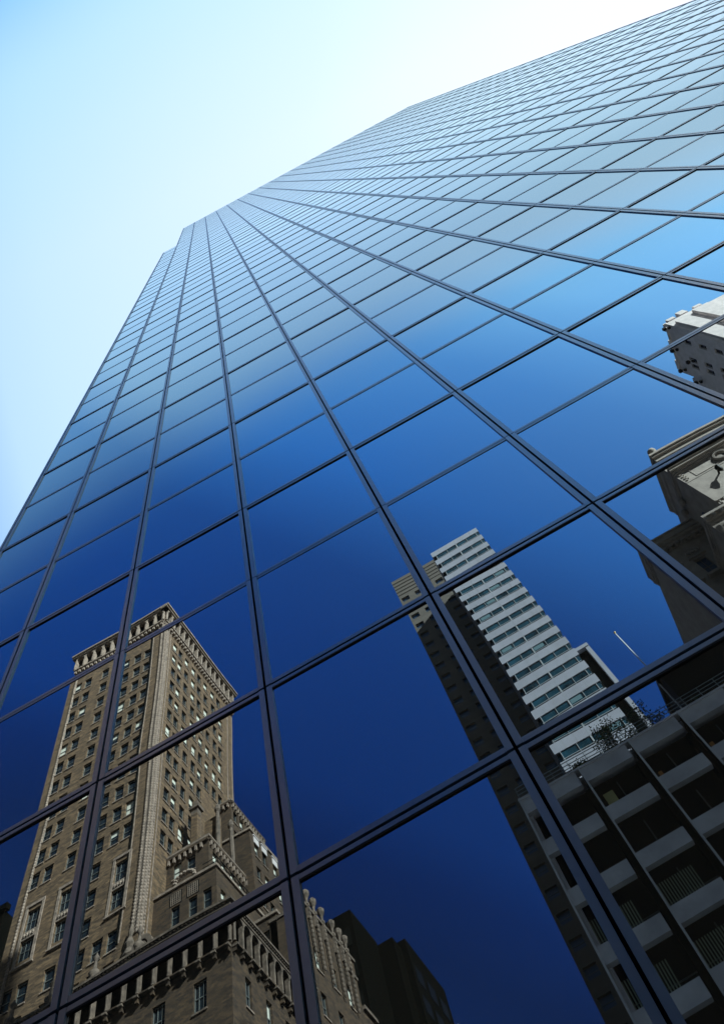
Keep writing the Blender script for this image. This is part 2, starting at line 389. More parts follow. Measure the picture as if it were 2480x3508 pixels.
# volume behind the curtain wall
DEP = 34.0
mb = MB()
mb.box(0.14, XR - 0.02, 0.05, 0.35, 1.2, zr(RN) - 0.02, 'backing')
mb.box(PW + 0.02, XR - 0.02, 0.05, 0.35, zr(RN) - 0.02, zr(R1), 'backing')
part(mb, 'backing_wall', tower)
mb = MB()
mb.box(0.10, XR, 0.351, DEP, 0.9, zr(RN), 'glass')
mb.box(PW - 0.06, XR, 0.351, DEP, zr(RN), zr(R1) + 0.05, 'glass')
part(mb, 'side_glazing', tower)
mb = MB()
for r in range(R0, R1 + 1):
    x = 0.10 if r <= RN else PW - 0.06
    mb.box(x - 0.02, x - 0.001, 0.352, DEP, zr(r) - 0.05, zr(r) + 0.05, 'metal')
    mb.box(XR + 0.001, XR + 0.02, 0.352, DEP, zr(r) - 0.05, zr(r) + 0.05, 'metal')
for i in range(21):
    y = 0.40 + i * PW
    mb.box(0.075, 0.099, y - 0.05, y + 0.05, zr(R0), zr(RN), 'metal')
    mb.box(XR + 0.001, XR + 0.025, y - 0.05, y + 0.05, zr(R0), zr(R1), 'metal')
part(mb, 'side_frame', tower)
mb = MB(); mb.box(0.05, XR + 0.05, -0.03, DEP + 0.05, 0.0, zr(R0) - 0.02, 'granite'); part(mb, 'plinth', tower)

# ================================================================== brick hotel tower
hotel = thing('brick_hotel_tower', 'tan brick hotel tower with arcaded cornice and pale corner strip, reflected at lower left', 'building', loc=rootloc(-34, 46.5))
TX0, TX1, TD0, TD1 = -47.9, -33.9, 46.6, 64.6
fcols = [-46.4, -44.9, -42.35, -39.7, -38.0, -36.5]; scols = [49.1, 50.55, 52.3, 54.2, 55.75, 57.5, 59.4, 60.95]
specs = []; fo = []; so_ = []
def bl(p=0.35): return dict(blind=R.choice([0.3, 0.5, 0.5, 0.8, 1.0]), bars=1) if R.random() < p else {}
for i in range(0, 26):
    z = 93.15 - 3.055 * i
    for c in fcols:
        if 52.5 < z < 61.0 and c in (-46.4, -44.9, -42.35, -36.5, -38.0): continue
        if z < 15: continue
        s = (c - 0.53, c + 0.53, z - .15, z + 1.85); fo.append(s); specs.append(('front', TD0) + s + (bl(0.2),))
for zb, zt in ((54.5, 56.6), (57.5, 59.8)):
    for c, h in ((-45.4, 0.72), (-41.9, 0.72), (-36.6, 0.72)):
        s = (c - h, c + h, zb, zt); fo.append(s); specs.append(('front', TD0) + s + (dict(bars=3, sill=None, blind=None),))
for i in range(0, 26):
    z = 95.3 - 3.055 * i
    for c in scols:
        s = (c - 0.52, c + 0.52, z - .15, z + 1.85)
        if z < 15: continue
        if z < 60 and (c < 58): continue
        if z < 76 and c > 57: continue
        so_.append(s); specs.append(('right', TX1) + s + (bl(0.5),))
mb = MB()
wall(mb, 'front', TD0, TX0, TX1, 0, 99.3, fo, 'brick')
wall(mb, 'right', TX1, TD0, TD1, 0, 99.3, so_, 'brick')
mb.vb(TX0, TX1 - 0.31, TD0 + 0.31, TD1, 0, 99.25, 'dark')
mb.quad([W(TX0, TD0, 0), W(TX0, TD1, 0), W(TX0, TD1, 99.3), W(TX0, TD0, 99.3)], 'brick')
mb.quad([W(TX0, TD1, 0), W(TX1, TD1, 0), W(TX1, TD1, 99.3), W(TX0, TD1, 99.3)], 'brick')
part(mb, 'wall', hotel)
windows(hotel, specs)
def beads(mb, face, k, t, z0, z1, w_=0.12, st=0.36):
    z = z0
    while z < z1:
        f = P(face, k); c = f(t, -0.03, z)
        mb.lathe((c[0], c[1], z), [(w_ * 0.55, 0), (w_, st * 0.3), (w_, st * 0.55), (w_ * 0.55, st * 0.95)], 'terra', 6); z += st
for face, k, s in (('front', TD0, TX1), ('right', TX1, TD0)):
    mb = MB(); sg = -1 if face == 'front' else 1
    z0 = 50.5
    a, b = sorted((s, s + sg * 0.62)); fbox(mb, face, k, a, b, -0.05, 0.05, z0, 98.9, 'terra')
    beads(mb, face, k - 0.04 if face == 'front' else k + 0.04, s + sg * 0.12, z0, 98.6); beads(mb, face, k - 0.04 if face == 'front' else k + 0.04, s + sg * 0.62, z0, 98.6)
    part(mb, 'corner_strip', hotel)
mb = MB(); fbox(mb, 'right', TX1, 47.72, 47.84, -0.06, 0.05, 50.5, 98.9, 'terra'); part(mb, 'stone_rib', hotel)
mb = MB(); fbox(mb, 'front', TD0, -35.78, -35.68, -0.08, 0.05, 50.5, 98.9, 'terra'); part(mb, 'stone_rib', hotel)
mb = MB(); fbox(mb, 'front', TD0, -35.98, -35.86, -0.11, 0.05, 50.5, 98.9, 'dark'); part(mb, 'dark_strip', hotel)  # narrow near-black upright strip on the front wall
mb = MB(); fbox(mb, 'front', TD0, -47.0, -46.75, -0.06, 0.05, 40, 98.9, 'terra'); beads(mb, 'front', TD0 - 0.03, -46.9, 40, 98.6, 0.12); part(mb, 'stone_rib', hotel)
for a in (62.9, 64.2):
    mb = MB(); fbox(mb, 'right', TX1, a, a + 0.16, -0.07, 0.05, 78, 98.9, 'terra'); part(mb, 'stone_rib', hotel)
for c in (-45.4, -41.9, -36.6):        # stone surrounds of the tall windows
    mb = MB()
    for a, b in ((c - 1.02, c - 0.75), (c + 0.75, c + 1.02)): fbox(mb, 'front', TD0, a, b, -0.10, 0.05, 54.0, 60.2, 'terra')
    fbox(mb, 'front', TD0, c - 1.02, c + 1.02, -0.12, 0.05, 60.2, 60.5, 'terra')
    fbox(mb, 'front', TD0, c - 0.74, c + 0.74, -0.06, 0.05, 56.65, 57.45, 'terra')
    for q in range(4):
        p = P('front', TD0)(c - 0.45 + q * 0.3, -0.08, 56.9); mb.lathe((p[0], p[1], 56.85), [(0.05, 0), (0.13, 0.15), (0.10, 0.3), (0.03, 0.42)], 'terra', 6)
    fbox(mb, 'front', TD0, c - 1.1, c + 1.1, -0.2, 0.05, 53.85, 54.0, 'terra')
    part(mb, 'window_surround', hotel)
# cornice: dentils, open arcade, projecting top
def arcade(mb, face, k, t0, t1, n, z0, z1, mt='terra', pier=0.34, out=0.5, dark='dark'):
    f = P(face, k); st = (t1 - t0) / n
    fbox(mb, face, k, t0, t1, 0.02, 0.1, z0, z1, dark)
    for i in range(n + 1):
        t = t0 + i * st
        a, b = max(t0, t - pier / 2), min(t1, t + pier / 2)
        if b - a > 0.05:
            p = f(t, -out + pier / 2, z0)
            fbox(mb, face, k, a, b, -out + 0.06, 0.02, z0, z1 - st * 0.35, mt)
            mb.lathe((p[0], p[1], z0), [(pier * .6, 0), (pier * .42, 0.15), (pier * .5, (z1 - z0) * .3), (pier * .4, (z1 - z0) * .6), (pier * .62, (z1 - z0) * .72)], mt, 8)
    for i in range(n):
        c = t0 + (i + 0.5) * st; rr = st / 2 - pier * 0.3; zc = z1 - st * 0.5
        q = 8; pts = [(c + rr * math.cos(math.pi * j / q), zc + rr * math.sin(math.pi * j / q)) for j in range(q + 1)]
        for j in range(q):
            (a, za), (b, zb) = pts[j], pts[j + 1]
            mb.hexa([f(a, -out, za), f(b, -out, zb), f(b, 0.02, zb), f(a, 0.02, za), f(a, -out, z1), f(b, -out, z1), f(b, 0.02, z1), f(a, 0.02, z1)], mt)
        for a, b in ((c - st / 2, c - rr), (c + rr, c + st / 2)):
            fbox(mb, face, k, a, b, -out + 0.002, 0.02, zc - 0.02, z1 - 0.002, mt)
for face, k, t0, t1, n in (('front', TD0, TX0 - 0.1, TX1 + 0.02, 10), ('right', TX1, TD0 - 0.02, TD1, 14)):
    mb = MB()
    fbox(mb, face, k, t0, t1, -0.25, 0.02, 98.9, 99.15, 'terra')
    t = t0 + 0.1
    while t < t1 - 0.2:
        fbox(mb, face, k, t, t + 0.28, -0.42, -0.02, 98.45, 98.88, 'terra'); t += 0.62
    fbox(mb, face, k, t0, t1, -0.5, 0.02, 99.16, 99.42, 'terra')
    arcade(mb, face, k, t0, t1, n, 99.43, 102.2, out=0.55)
    a0 = t0 - 0.6; a1 = t1 + 0.6
    fbox(mb, face, k, a0 if face == 'front' else t0 - 0.9, a1, -0.75 if face == 'front' else -0.752, 0.3, 102.21, 102.5, 'terra')
    fbox(mb, face, k, a0 if face == 'front' else t0 - 0.9, a1, -0.95 if face == 'front' else -0.952, 0.3, 102.51 if face == 'front' else 102.513, 102.82, 'terra')
    part(mb, 'cornice', hotel)
mb = MB(); mb.vb(TX0 - 0.3, TX1 + 0.2, TD0 - 0.1, TD1 + 0.3, 102.83, 102.95, 'terra'); part(mb, 'roof', hotel)
mb = MB(); mb.vb(TX0 + .3, TX1 - .2, TD0 + 0.31, TD1, 99.3, 102.8, 'dark'); part(mb, 'attic', hotel)
# stepped wings to the right of the tower
def wing(name, u0, u1, d0, d1, z, wf=(), wr=(), corbel=0.0, step=3.0, side='right', cop='terra', mt='brick2', zmin=15, root=None, rows=8, wz=1.7, wh=0.45, zoff=2.9):
    root = root or hotel
    mb = MB(); fo = []; ro = []; sp = []
    for i in range(rows):
        zz = z - zoff - step * i
        if zz < zmin: break
        for c in wf: s = (c - wh, c + wh, zz, zz + wz); fo.append(s); sp.append(('front', d0) + s + (bl(.3),))
        for c in wr: s = (c - wh, c + wh, zz, zz + wz); ro.append(s); sp.append(('right', u1) + s + (bl(.5),))
    wall(mb, 'front', d0, u0, u1, 0, z, fo, mt); wall(mb, 'right', u1, d0, d1, 0, z, ro, mt)
    mb.vb(u0, u1 - 0.31, d0 + 0.31, d1, 0, z - 0.02, 'dark')
    mb.quad([W(u0, d0, 0), W(u0, d1, 0), W(u0, d1, z), W(u0, d0, z)], mt); mb.quad([W(u0, d1, 0), W(u1, d1, 0), W(u1, d1, z), W(u0, d1, z)], mt)
    part(mb, name, root)
    mb = MB()
    mb.vb(u0, u1 + 0.16, d0 - 0.16, d0 + 0.4, z, z + 0.26, cop); mb.vb(u1 - 0.4, u1 + 0.16, d0 + 0.4, d1, z, z + 0.26, cop)
    mb.vb(u0 + .1, u1 - .4, d0 + .4, d1, z - 0.015, z + 0.05, 'dark')
    if corbel:
        for face, k, t0, t1 in (('front', d0, u0, u1), ('right', u1, d0, d1)):
            t = t0 + 0.15
            while t < t1 - 0.3:
                fbox(mb, face, k, t, t + 0.2, -corbel, -0.005, z - 0.95, z - 0.4, cop); t += 0.6
            fbox(mb, face, k, t0, t1, -corbel * 0.9, -0.004, z - 0.36, z - 0.02, mt)
    part(mb, 'parapet', root)
    return sp
sp = []
sp += wing('upper_wing', -33.88, -29.3, 50.2, 60.0, 60.6, wf=(-32.7, -31.2), wr=(51.4, 53.0, 54.6, 56.2, 57.8), corbel=0.25)
sp += wing('side_wing', -33.88, -32.1, 60.3, 68.2, 76.2, wr=(61.3, 62.8, 64.4, 66.0), corbel=0.3, rows=6)
sp += wing('side_wing', -32.0, -28.3, 57.0, 66.0, 66.4, wr=(58.2, 59.8, 62), rows=5)
sp += wing('lower_wing', -33.88, -27.6, 48.5, 58.0, 54.7, wf=(-31.6, -29.9, -28.5), wr=(49.6, 51.2, 52.8, 54.4), wh=0.42, wz=2.0, zoff=3.9)
sp += wing('side_block', -27.5, -25.3, 54.0, 60.0, 52.5, wf=(-26.4,), wr=(55, 57), rows=4)
mb = MB()      # white plaques over the windows of the side wing
for a in (58.2, 59.8, 62.0):
    fbox(mb, 'right', -28.3, a - .5, a + .5, -.08, .01, 65.25, 66.1, 'pale'); fbox(mb, 'right', -28.3, a - .6, a + .6, -.16, .01, 66.101, 66.25, 'pale')
part(mb, 'plaque', hotel)
mb = MB()      # lattice screens over the windows of the lower wing
for c in (-31.6, -29.9):
    for i in range(6):
        fbox(mb, 'front', 48.5, c - .5 + i * .19, c - .46 + i * .19, -.06, .01, 53.0, 54.2, 'terra'); fbox(mb, 'front', 48.5, c - .5, c + .5, -.062, .01, 53.0 + i * .23, 53.04 + i * .23, 'terra')
    fbox(mb, 'front', 48.5, c - .6, c + .6, -.03, -.005, 52.95, 54.25, 'dark')
part(mb, 'lattice_screen', hotel)
mb = MB()
for i in range(9):
    a = math.pi * i / 8; p = W(-30.75 - 1.0 * math.cos(a), 48.45, 54.9 + .75 * math.sin(a)); mb.lathe(p, [(.08, 0), (.24, .14), (.2, .34), (.06, .46)], 'terra', 7)
part(mb, 'scroll_gable', hotel)
mb = MB()
for zz in (55.35, 55.8): mb.vb(-29.0, -27.5, 48.6, 48.64, zz, zz + .05, 'dark'); mb.vb(-27.55, -27.5, 48.6, 56, zz, zz + .05, 'dark')
for i in range(14): mb.vb(-27.55, -27.5, 48.7 + i * .5, 48.74 + i * .5, 54.97, 55.8, 'dark')
part(mb, 'railing', hotel)
# podium with arcaded loggia
PX, PD = -22.9, 41.5
pf = []; pr = []
fa = [-24.2 - 1.17 * i for i in range(22)]; sa = [43.7 + 1.13 * i for i in range(10)]
for row in range(5):
    z = 37.0 - 4.4 * row
    for c in (-25.3, -28.4, -31.5, -34.6, -37.7, -40.8, -43.9, -47.0):
        s = (c - .5, c + .5, z, z + 2.1); pf.append(s); sp.append(('front', PD) + s + (dict(bars=3, sill='terra2', blind=None),))
    for c in (43.7, 46.6, 49.4, 52.0):
        s = (c - .42, c + .42, z, z + 2.1); pr.append(s); sp.append(('right', PX) + s + (dict(bars=2, blind=R.choice([None, 0.5])),))
mb = MB()
wall(mb, 'front', PD, -50.0, PX, 0, 40.3, pf, 'brick2'); wall(mb, 'right', PX, PD, 54.0, 0, 40.3, pr, 'brick2')
mb.vb(-50.0, PX - 0.31, PD + 0.31, 54.0, 0, 40.25, 'dark')
mb.vb(-50.0, PX - 0.02, PD + 0.02, 54.0, 40.31, 42.9, 'brick2'); mb.vb(-50.0, PX - 0.02, PD + 0.12, 54.0, 42.91, 43.1, 'dark')
part(mb, 'podium', hotel)
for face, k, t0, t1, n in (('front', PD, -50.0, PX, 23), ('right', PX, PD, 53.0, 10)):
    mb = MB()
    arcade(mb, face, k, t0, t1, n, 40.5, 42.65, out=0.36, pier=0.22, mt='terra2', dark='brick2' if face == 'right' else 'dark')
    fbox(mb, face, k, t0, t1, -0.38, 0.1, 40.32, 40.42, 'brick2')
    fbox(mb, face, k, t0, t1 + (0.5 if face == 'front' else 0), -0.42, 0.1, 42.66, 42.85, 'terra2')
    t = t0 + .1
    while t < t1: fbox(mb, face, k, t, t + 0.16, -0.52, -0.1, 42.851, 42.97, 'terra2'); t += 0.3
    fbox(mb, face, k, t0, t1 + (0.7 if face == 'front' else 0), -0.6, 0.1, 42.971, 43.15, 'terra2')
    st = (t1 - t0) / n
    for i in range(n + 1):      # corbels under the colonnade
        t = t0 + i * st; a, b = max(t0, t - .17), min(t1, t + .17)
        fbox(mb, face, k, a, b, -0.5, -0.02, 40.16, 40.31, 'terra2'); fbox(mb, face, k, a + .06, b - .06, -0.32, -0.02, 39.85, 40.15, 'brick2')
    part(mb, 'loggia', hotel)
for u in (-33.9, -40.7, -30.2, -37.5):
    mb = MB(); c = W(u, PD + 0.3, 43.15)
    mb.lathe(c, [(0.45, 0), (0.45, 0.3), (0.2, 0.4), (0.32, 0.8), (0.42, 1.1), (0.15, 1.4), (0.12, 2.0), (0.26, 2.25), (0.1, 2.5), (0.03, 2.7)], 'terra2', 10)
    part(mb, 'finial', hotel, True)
# carved cartouche and scroll at the foot of the corner strip
mb = MB(); c = W(-33.3, 46.2, 47.6)
f = P('front', 46.1)
for j in range(16):
    a0, a1 = 2 * math.pi * j / 16, 2 * math.pi * (j + 1) / 16
    for r0, r1, w0 in ((0.55, 0.95, -0.25), (0.0, 0.4, -0.2)):
        mb.hexa([f(-32.9 + r0 * math.cos(a0), w0, 48.2 + r0 * math.sin(a0)), f(-32.9 + r1 * math.cos(a0), w0, 48.2 + r1 * math.sin(a0)), f(-32.9 + r1 * math.cos(a1), w0, 48.2 + r1 * math.sin(a1)), f(-32.9 + r0 * math.cos(a1), w0, 48.2 + r0 * math.sin(a1)),
                 f(-32.9 + r0 * math.cos(a0), .3, 48.2 + r0 * math.sin(a0)), f(-32.9 + r1 * math.cos(a0), .3, 48.2 + r1 * math.sin(a0)), f(-32.9 + r1 * math.cos(a1), .3, 48.2 + r1 * math.sin(a1)), f(-32.9 + r0 * math.cos(a1), .3, 48.2 + r0 * math.sin(a1))], 'terra2')
mb.lathe((c[0] - 1.0, c[1], 47.8), [(0.1, 0), (0.5, 0.5), (0.3, 1.1), (0.45, 1.5), (0.15, 2.2), (0.22, 2.6), (0.05, 3.4)], 'terra2', 8)
part(mb, 'cartouche', hotel)
# ornamental dormer screen on the tower's side
mb = MB()
mb.vb(-33.8, -29.3, 50.25, 50.9, 60.86, 61.2, 'terra2')
for a in (52.6, 55.4):
    p = W(-29.6, a, 60.9); mb.lathe(p, [(0.3, 0), (0.22, .4), (0.26, 2.5), (0.2, 5.2), (0.36, 5.5), (0.3, 6.0), (0.05, 6.5)], 'terra2', 8)
mb.vb(-32.4, -31.6, 51.8, 52.6, 60.7, 67.6, 'terra2'); mb.vb(-32.3, -31.58, 51.75, 52.45, 62, 66.8, 'brick')
mb.vb(-32.6, -31.4, 51.6, 52.8, 67.61, 68.0, 'terra2'); mb.vb(-32.2, -31.8, 52.0, 52.4, 68.01, 69.0, 'terra2')
mb.vb(-31.3, -29.6, 52.8, 53.3, 60.7, 66.0, 'brick')
part(mb, 'stone_dormer', hotel)
# higher rear part of the side front with buttresses and shells
ro = []
for row in range(6):
    z = 46.2 - 3.9 * row
    for c in (55.4, 58.4, 61.3): s = (c - .5, c + .5, z, z + 2.0); ro.append(s); sp.append(('right', PX) + s + (dict(bars=2, blind=R.choice([None, .5, .9])),))
mb = MB()
wall(mb, 'right', PX, 54.0, 63.6, 0, 51.8, ro, 'brick2'); wall(mb, 'front', 54.0, -26, PX, 44, 51.8, [], 'brick2')
mb.vb(-26, PX - .31, 54.31, 63.6, 0, 51.75, 'dark'); mb.quad([W(-26, 63.6, 0), W(PX, 63.6, 0), W(PX, 63.6, 51.8), W(-26, 63.6, 51.8)], 'brick2')
mb.vb(-26, PX, 63.61, 66.2, 0, 47.4, 'brick2')
part(mb, 'rear_block', hotel)
mb = MB(); mb.vb(-26, PX + .15, 53.9, 63.7, 51.81, 52.1, 'terra2'); mb.vb(-26, PX + .25, 63.71, 66.4, 47.41, 47.75, 'terra2')
mb.vb(-26, PX + .1, 60.9, 63.7, 50.0, 50.3, 'terra2'); part(mb, 'parapet', hotel)
for a in (54.7, 56.0, 57.5, 59.5, 60.9, 62.1):
    mb = MB(); z = 50.7 - (0.4 if a > 57 else 0)
    fbox(mb, 'right', PX, a - .13, a + .13, -0.22, -0.01, z, 52.2, 'terra2'); p = W(PX + .25, a, z - 4.4)
    k = z - 4.2
    while k < 52.0: mb.lathe((p[0], p[1], k), [(.06, 0), (.11, .12), (.11, .25), (.06, .42)], 'terra2', 6); k += .44
    q = W(PX + .1, a, 52.1); mb.lathe(q, [(.2, 0), (.12, .25), (.16, .6), (.34, 1.0), (.36, 1.3), (.2, 1.5), (.05, 1.6)], 'terra2', 8)
    part(mb, 'buttress', hotel)
# all wing and podium windows
rest = MB()
for s in sp: window(rest, *s[:6], **s[6])
o = part(rest, 'wing_window', hotel); o['kind'] = 'stuff'
# low dark block left of the hotel
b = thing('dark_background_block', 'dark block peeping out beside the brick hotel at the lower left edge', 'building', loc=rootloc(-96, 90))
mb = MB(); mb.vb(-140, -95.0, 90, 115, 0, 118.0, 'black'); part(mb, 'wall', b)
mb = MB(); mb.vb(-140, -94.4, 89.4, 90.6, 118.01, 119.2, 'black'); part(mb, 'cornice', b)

# ================================================================== black towers
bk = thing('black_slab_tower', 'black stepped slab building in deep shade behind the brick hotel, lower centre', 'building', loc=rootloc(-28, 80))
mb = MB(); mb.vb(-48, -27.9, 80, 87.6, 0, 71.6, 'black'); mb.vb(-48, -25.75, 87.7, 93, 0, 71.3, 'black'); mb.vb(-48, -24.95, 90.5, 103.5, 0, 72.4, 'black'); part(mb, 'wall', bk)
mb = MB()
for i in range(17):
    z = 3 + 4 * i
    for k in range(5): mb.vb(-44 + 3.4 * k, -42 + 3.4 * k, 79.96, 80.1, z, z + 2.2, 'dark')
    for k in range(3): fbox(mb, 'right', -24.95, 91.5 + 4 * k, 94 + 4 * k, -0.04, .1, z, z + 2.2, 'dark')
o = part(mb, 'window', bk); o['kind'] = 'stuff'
b = thing('pale_distant_building', 'pale building showing as a thin bright strip behind the black slab, bottom edge', 'building', loc=rootloc(-25, 106))
mb = MB(); mb.vb(-60, -24.9, 106, 112, 0, 69, 'white'); mb.vb(-60, -23.8, 112.01, 125, 0, 66, 'white'); part(mb, 'wall', b)
mb = MB()
for i in range(15): fbox(mb, 'right', -24.9, 106.2, 111.8, -0.05, .1, 4 + 4.2 * i, 6 + 4.2 * i, 'dark'); fbox(mb, 'right', -23.8, 112.3, 124, -0.05, .1, 4 + 4.2 * i, 6 + 4.2 * i, 'dark')
part(mb, 'window_band', b)

# ================================================================== white banded tower
wt = thing('white_banded_tower', 'slim office tower with white horizontal bands and teal window strips', 'building', loc=rootloc(10, 89))
u0, u1, d0, d1 = 4.3, 16.2, 89.0, 99.6; FH = 3.78; NT = 39; ZT = 151.5
mb = MB(); mb.vb(u0 + .5, u1 - .3, d0 + .3, d1, 0, ZT - .5, 'dark'); part(mb, 'core', wt)
for i in range(NT):
    zt = ZT - FH * i
    if zt < 4: break
    mb = MB(); h = 1.95
    mb.vb(u0, u1, d0 - .05, d0 + .2, zt - h, zt, 'white'); mb.vb(u0, u0 + .25, d0 + .2, d1, zt - h, zt, 'white'); mb.vb(u1 - .25, u1, d0 + .2, d1, zt - h, zt, 'white')
    for k in range(1, 6): x = u0 + (u1 - u0) * k / 6; mb.vb(x - .03, x + .03, d0 - .07, d0 - .045, zt - h, zt, 'joint')
    part(mb, 'white_band', wt)
    if i == NT - 1: break
    mb = MB(); zb = zt - FH; za = zt - h
    mb.vb(u0 + .75, u1 - .3, d0 + .10, d0 + .3, zb, za, 'teal')
    mb.quad([W(u0 + .12, d0 + .9, zb), W(u0 + .75, d0 + .12, zb), W(u0 + .75, d0 + .12, za), W(u0 + .12, d0 + .9, za)], 'teal')
    mb.quad([W(u1 - .1, d0 + .9, zb), W(u1 - .3, d0 + .12, zb), W(u1 - .3, d0 + .12, za), W(u1 - .1, d0 + .9, za)], 'teal')
    mb.vb(u0 + .12, u0 + .3, d0 + .9, d1, zb, za, 'teal'); mb.vb(u1 - .3, u1 - .12, d0 + .9, d1, zb, za, 'teal')
    part(mb, 'window_band', wt)
    mb = MB()
    for k, ww in ((0.075, .05), (0.3, .04), (0.5, .11), (0.72, .04), (0.93, .05)):
        x = u0 + (u1 - u0) * k; mb.vb(x - ww, x + ww, d0 - .04, d0 + .095, zb + .002, za - .002, 'joint')
    mb.vb(u0 + .7, u1 - .3, d0 - .02, d0 + .09, zb + .30, zb + .38, 'joint')
    part(mb, 'window_bar', wt)
    if R.random() < 0.4:
        mb = MB(); a = R.choice([.1, .33, .52, .74]); mb.vb(u0 + (u1 - u0) * a, u0 + (u1 - u0) * (a + .16), d0 + .08, d0 + .098, za - 1.1, za, 'bluish'); part(mb, 'blind', wt)
mb = MB(); mb.vb(u0, u1, d0 + .2, d1, ZT - .4, ZT - .02, 'white'); part(mb, 'roof', wt)
mb = MB()   # lower frame standing at its right side
mb.vb(u1 + .02, 18.5, 90.5, 98, 0, 102.0, 'dark'); mb.vb(17.9, 18.6, 89.7, 98, 0, 101.9, 'white'); mb.vb(u1 + .02, 18.6, 89.6, 98, 102.01, 102.8, 'white')
part(mb, 'side_frame', wt)

# ================================================================== beige precast tower behind it
gt = thing('beige_concrete_tower', 'tall beige tower with punched windows standing behind the white banded tower', 'building', loc=rootloc(4, 100))
u0, u1, D = -6.6, 14.5, 100.0; ZT = 166.9
ops = []; sp = []
for i in range(38):
    z = 156.4 - 3.95 * i
    if z < 3: break
    for c, h in ((-5.2, .95), (-1.9, .7), (.5, .7), (3.4, .95)):
        s = (c - h, c + h, z, z + 1.75); ops.append(s); sp.append(('front', D) + s)
mb = MB(); wall(mb, 'front', D, u0, u1, 0, ZT, ops, 'grey', .5); mb.vb(u0, u1, D + .51, D + 24, 0, ZT - .05, 'grey')
mb.quad([W(u0, D, 0), W(u0, D + .5, 0), W(u0, D + .5, ZT), W(u0, D, ZT)], 'grey'); mb.quad([W(u0, D, ZT), W(u1, D, ZT), W(u1, D + .5, ZT), W(u0, D + .5, ZT)], 'grey')
part(mb, 'wall', gt)
windows(gt, sp, depth=.5, sill=None, glass='blue')
for k in range(5):
    mb = MB(); mb.vb(u0, u1, D - .12, D - .004, 159.6 + 1.45 * k, 160.4 + 1.45 * k, 'grey'); part(mb, 'louvre_band', gt)

# ================================================================== concrete grid office block
gb = thing('concrete_grid_office_block', 'low office block with grey concrete panels between thin fins, roof railing on top, lower right', 'building', loc=rootloc(8, 41.4))
D = 41.4; ZT = 38.5; BW = 3.77; FH = 3.6; left = -1.43
fins = [left] + [2.84 + BW * i for i in range(5)]
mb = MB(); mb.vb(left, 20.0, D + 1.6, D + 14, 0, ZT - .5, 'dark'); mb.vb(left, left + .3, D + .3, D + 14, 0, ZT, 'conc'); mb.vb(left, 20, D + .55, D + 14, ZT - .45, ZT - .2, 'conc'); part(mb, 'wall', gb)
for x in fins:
    mb = MB(); mb.vb(x - .06, x + .06, D - .22, D - .105, 0, ZT + .02, 'fin'); mb.vb(x - .05, x + .05, D - .104, D + 1.2, 0, ZT - .2, 'black')  # pale front edge; shade of the fin sides is put in as black
    if x > left: mb.vb(x - .42, x - .062, D + .5, D + 1.6, 0, ZT - 1.3, 'black')  # shade of the recess beside the fin, put in as a black box
    part(mb, 'fin', gb)
for j in range(11):
    zt = ZT - FH * j
    if zt < 2: break
    h = 1.28 if j == 0 else 1.05
    for i in range(len(fins) - 1):
        mb = MB(); a = fins[i] + .065; b = fins[i + 1] - (.55 if j else .38)
        mb.vb(a, b, D - .1, D + .35, zt - h, zt - (.14 if j == 0 else 0), 'conc'); part(mb, 'panel', gb)
        mb = MB(); zb = zt - FH; za = zt - h
        b2 = fins[i + 1] - .45
        mb.vb(a, b2, D + 1.3, D + 1.55, zb + .01, za - .01, 'dark')
        q = a + (b2 - a) * .5; mb.vb(q - .04, q + .04, D + 1.2, D + 1.295, zb, za, 'wframe'); mb.vb(a, b2, D + 1.22, D + 1.29, zb + .9, zb + .98, 'wframe')
        part(mb, 'window', gb)
        if (i, j) in ((0, 2), (0, 3), (1, 2), (1, 3), (3, 2), (2, 4), (4, 1)):
            mb = MB(); x = a + .05; en = a + (b2 - a) * (.72 if i < 2 else .5)
            while x < en: mb.vb(x, x + .08, D + .9, D + .96, zb + .1, za - .5, 'slat'); x += .17
            part(mb, 'blind', gb)
        if (i, j) == (1, 0):
            mb = MB(); mb.vb(a + .35, a + 1.05, D + .8, D + .9, zb + .2, za - .7, 'yellow'); part(mb, 'blind', gb)
        if (i, j) in ((2, 0), (3, 0)):
            mb = MB(); mb.vb(a + .3, a + .55, D + .6, D + .7, zb + .1, zb + .9, 'amber'); part(mb, 'card', gb)
mb = MB(); mb.vb(left - .1, 20, D - .2, D + .5, ZT - .135, ZT, 'conc'); part(mb, 'coping', gb)
mb = MB()
for zz in (ZT + .45, ZT + .75, ZT + 1.05): mb.vb(left, 20, D - .02, D + .02, zz - .02, zz + .02, 'rail')
x = left + .05
while x < 20: mb.vb(x - .025, x + .025, D - .019, D + .019, ZT + .001, ZT + 1.05, 'rail'); x += 1.26
part(mb, 'railing', gb)
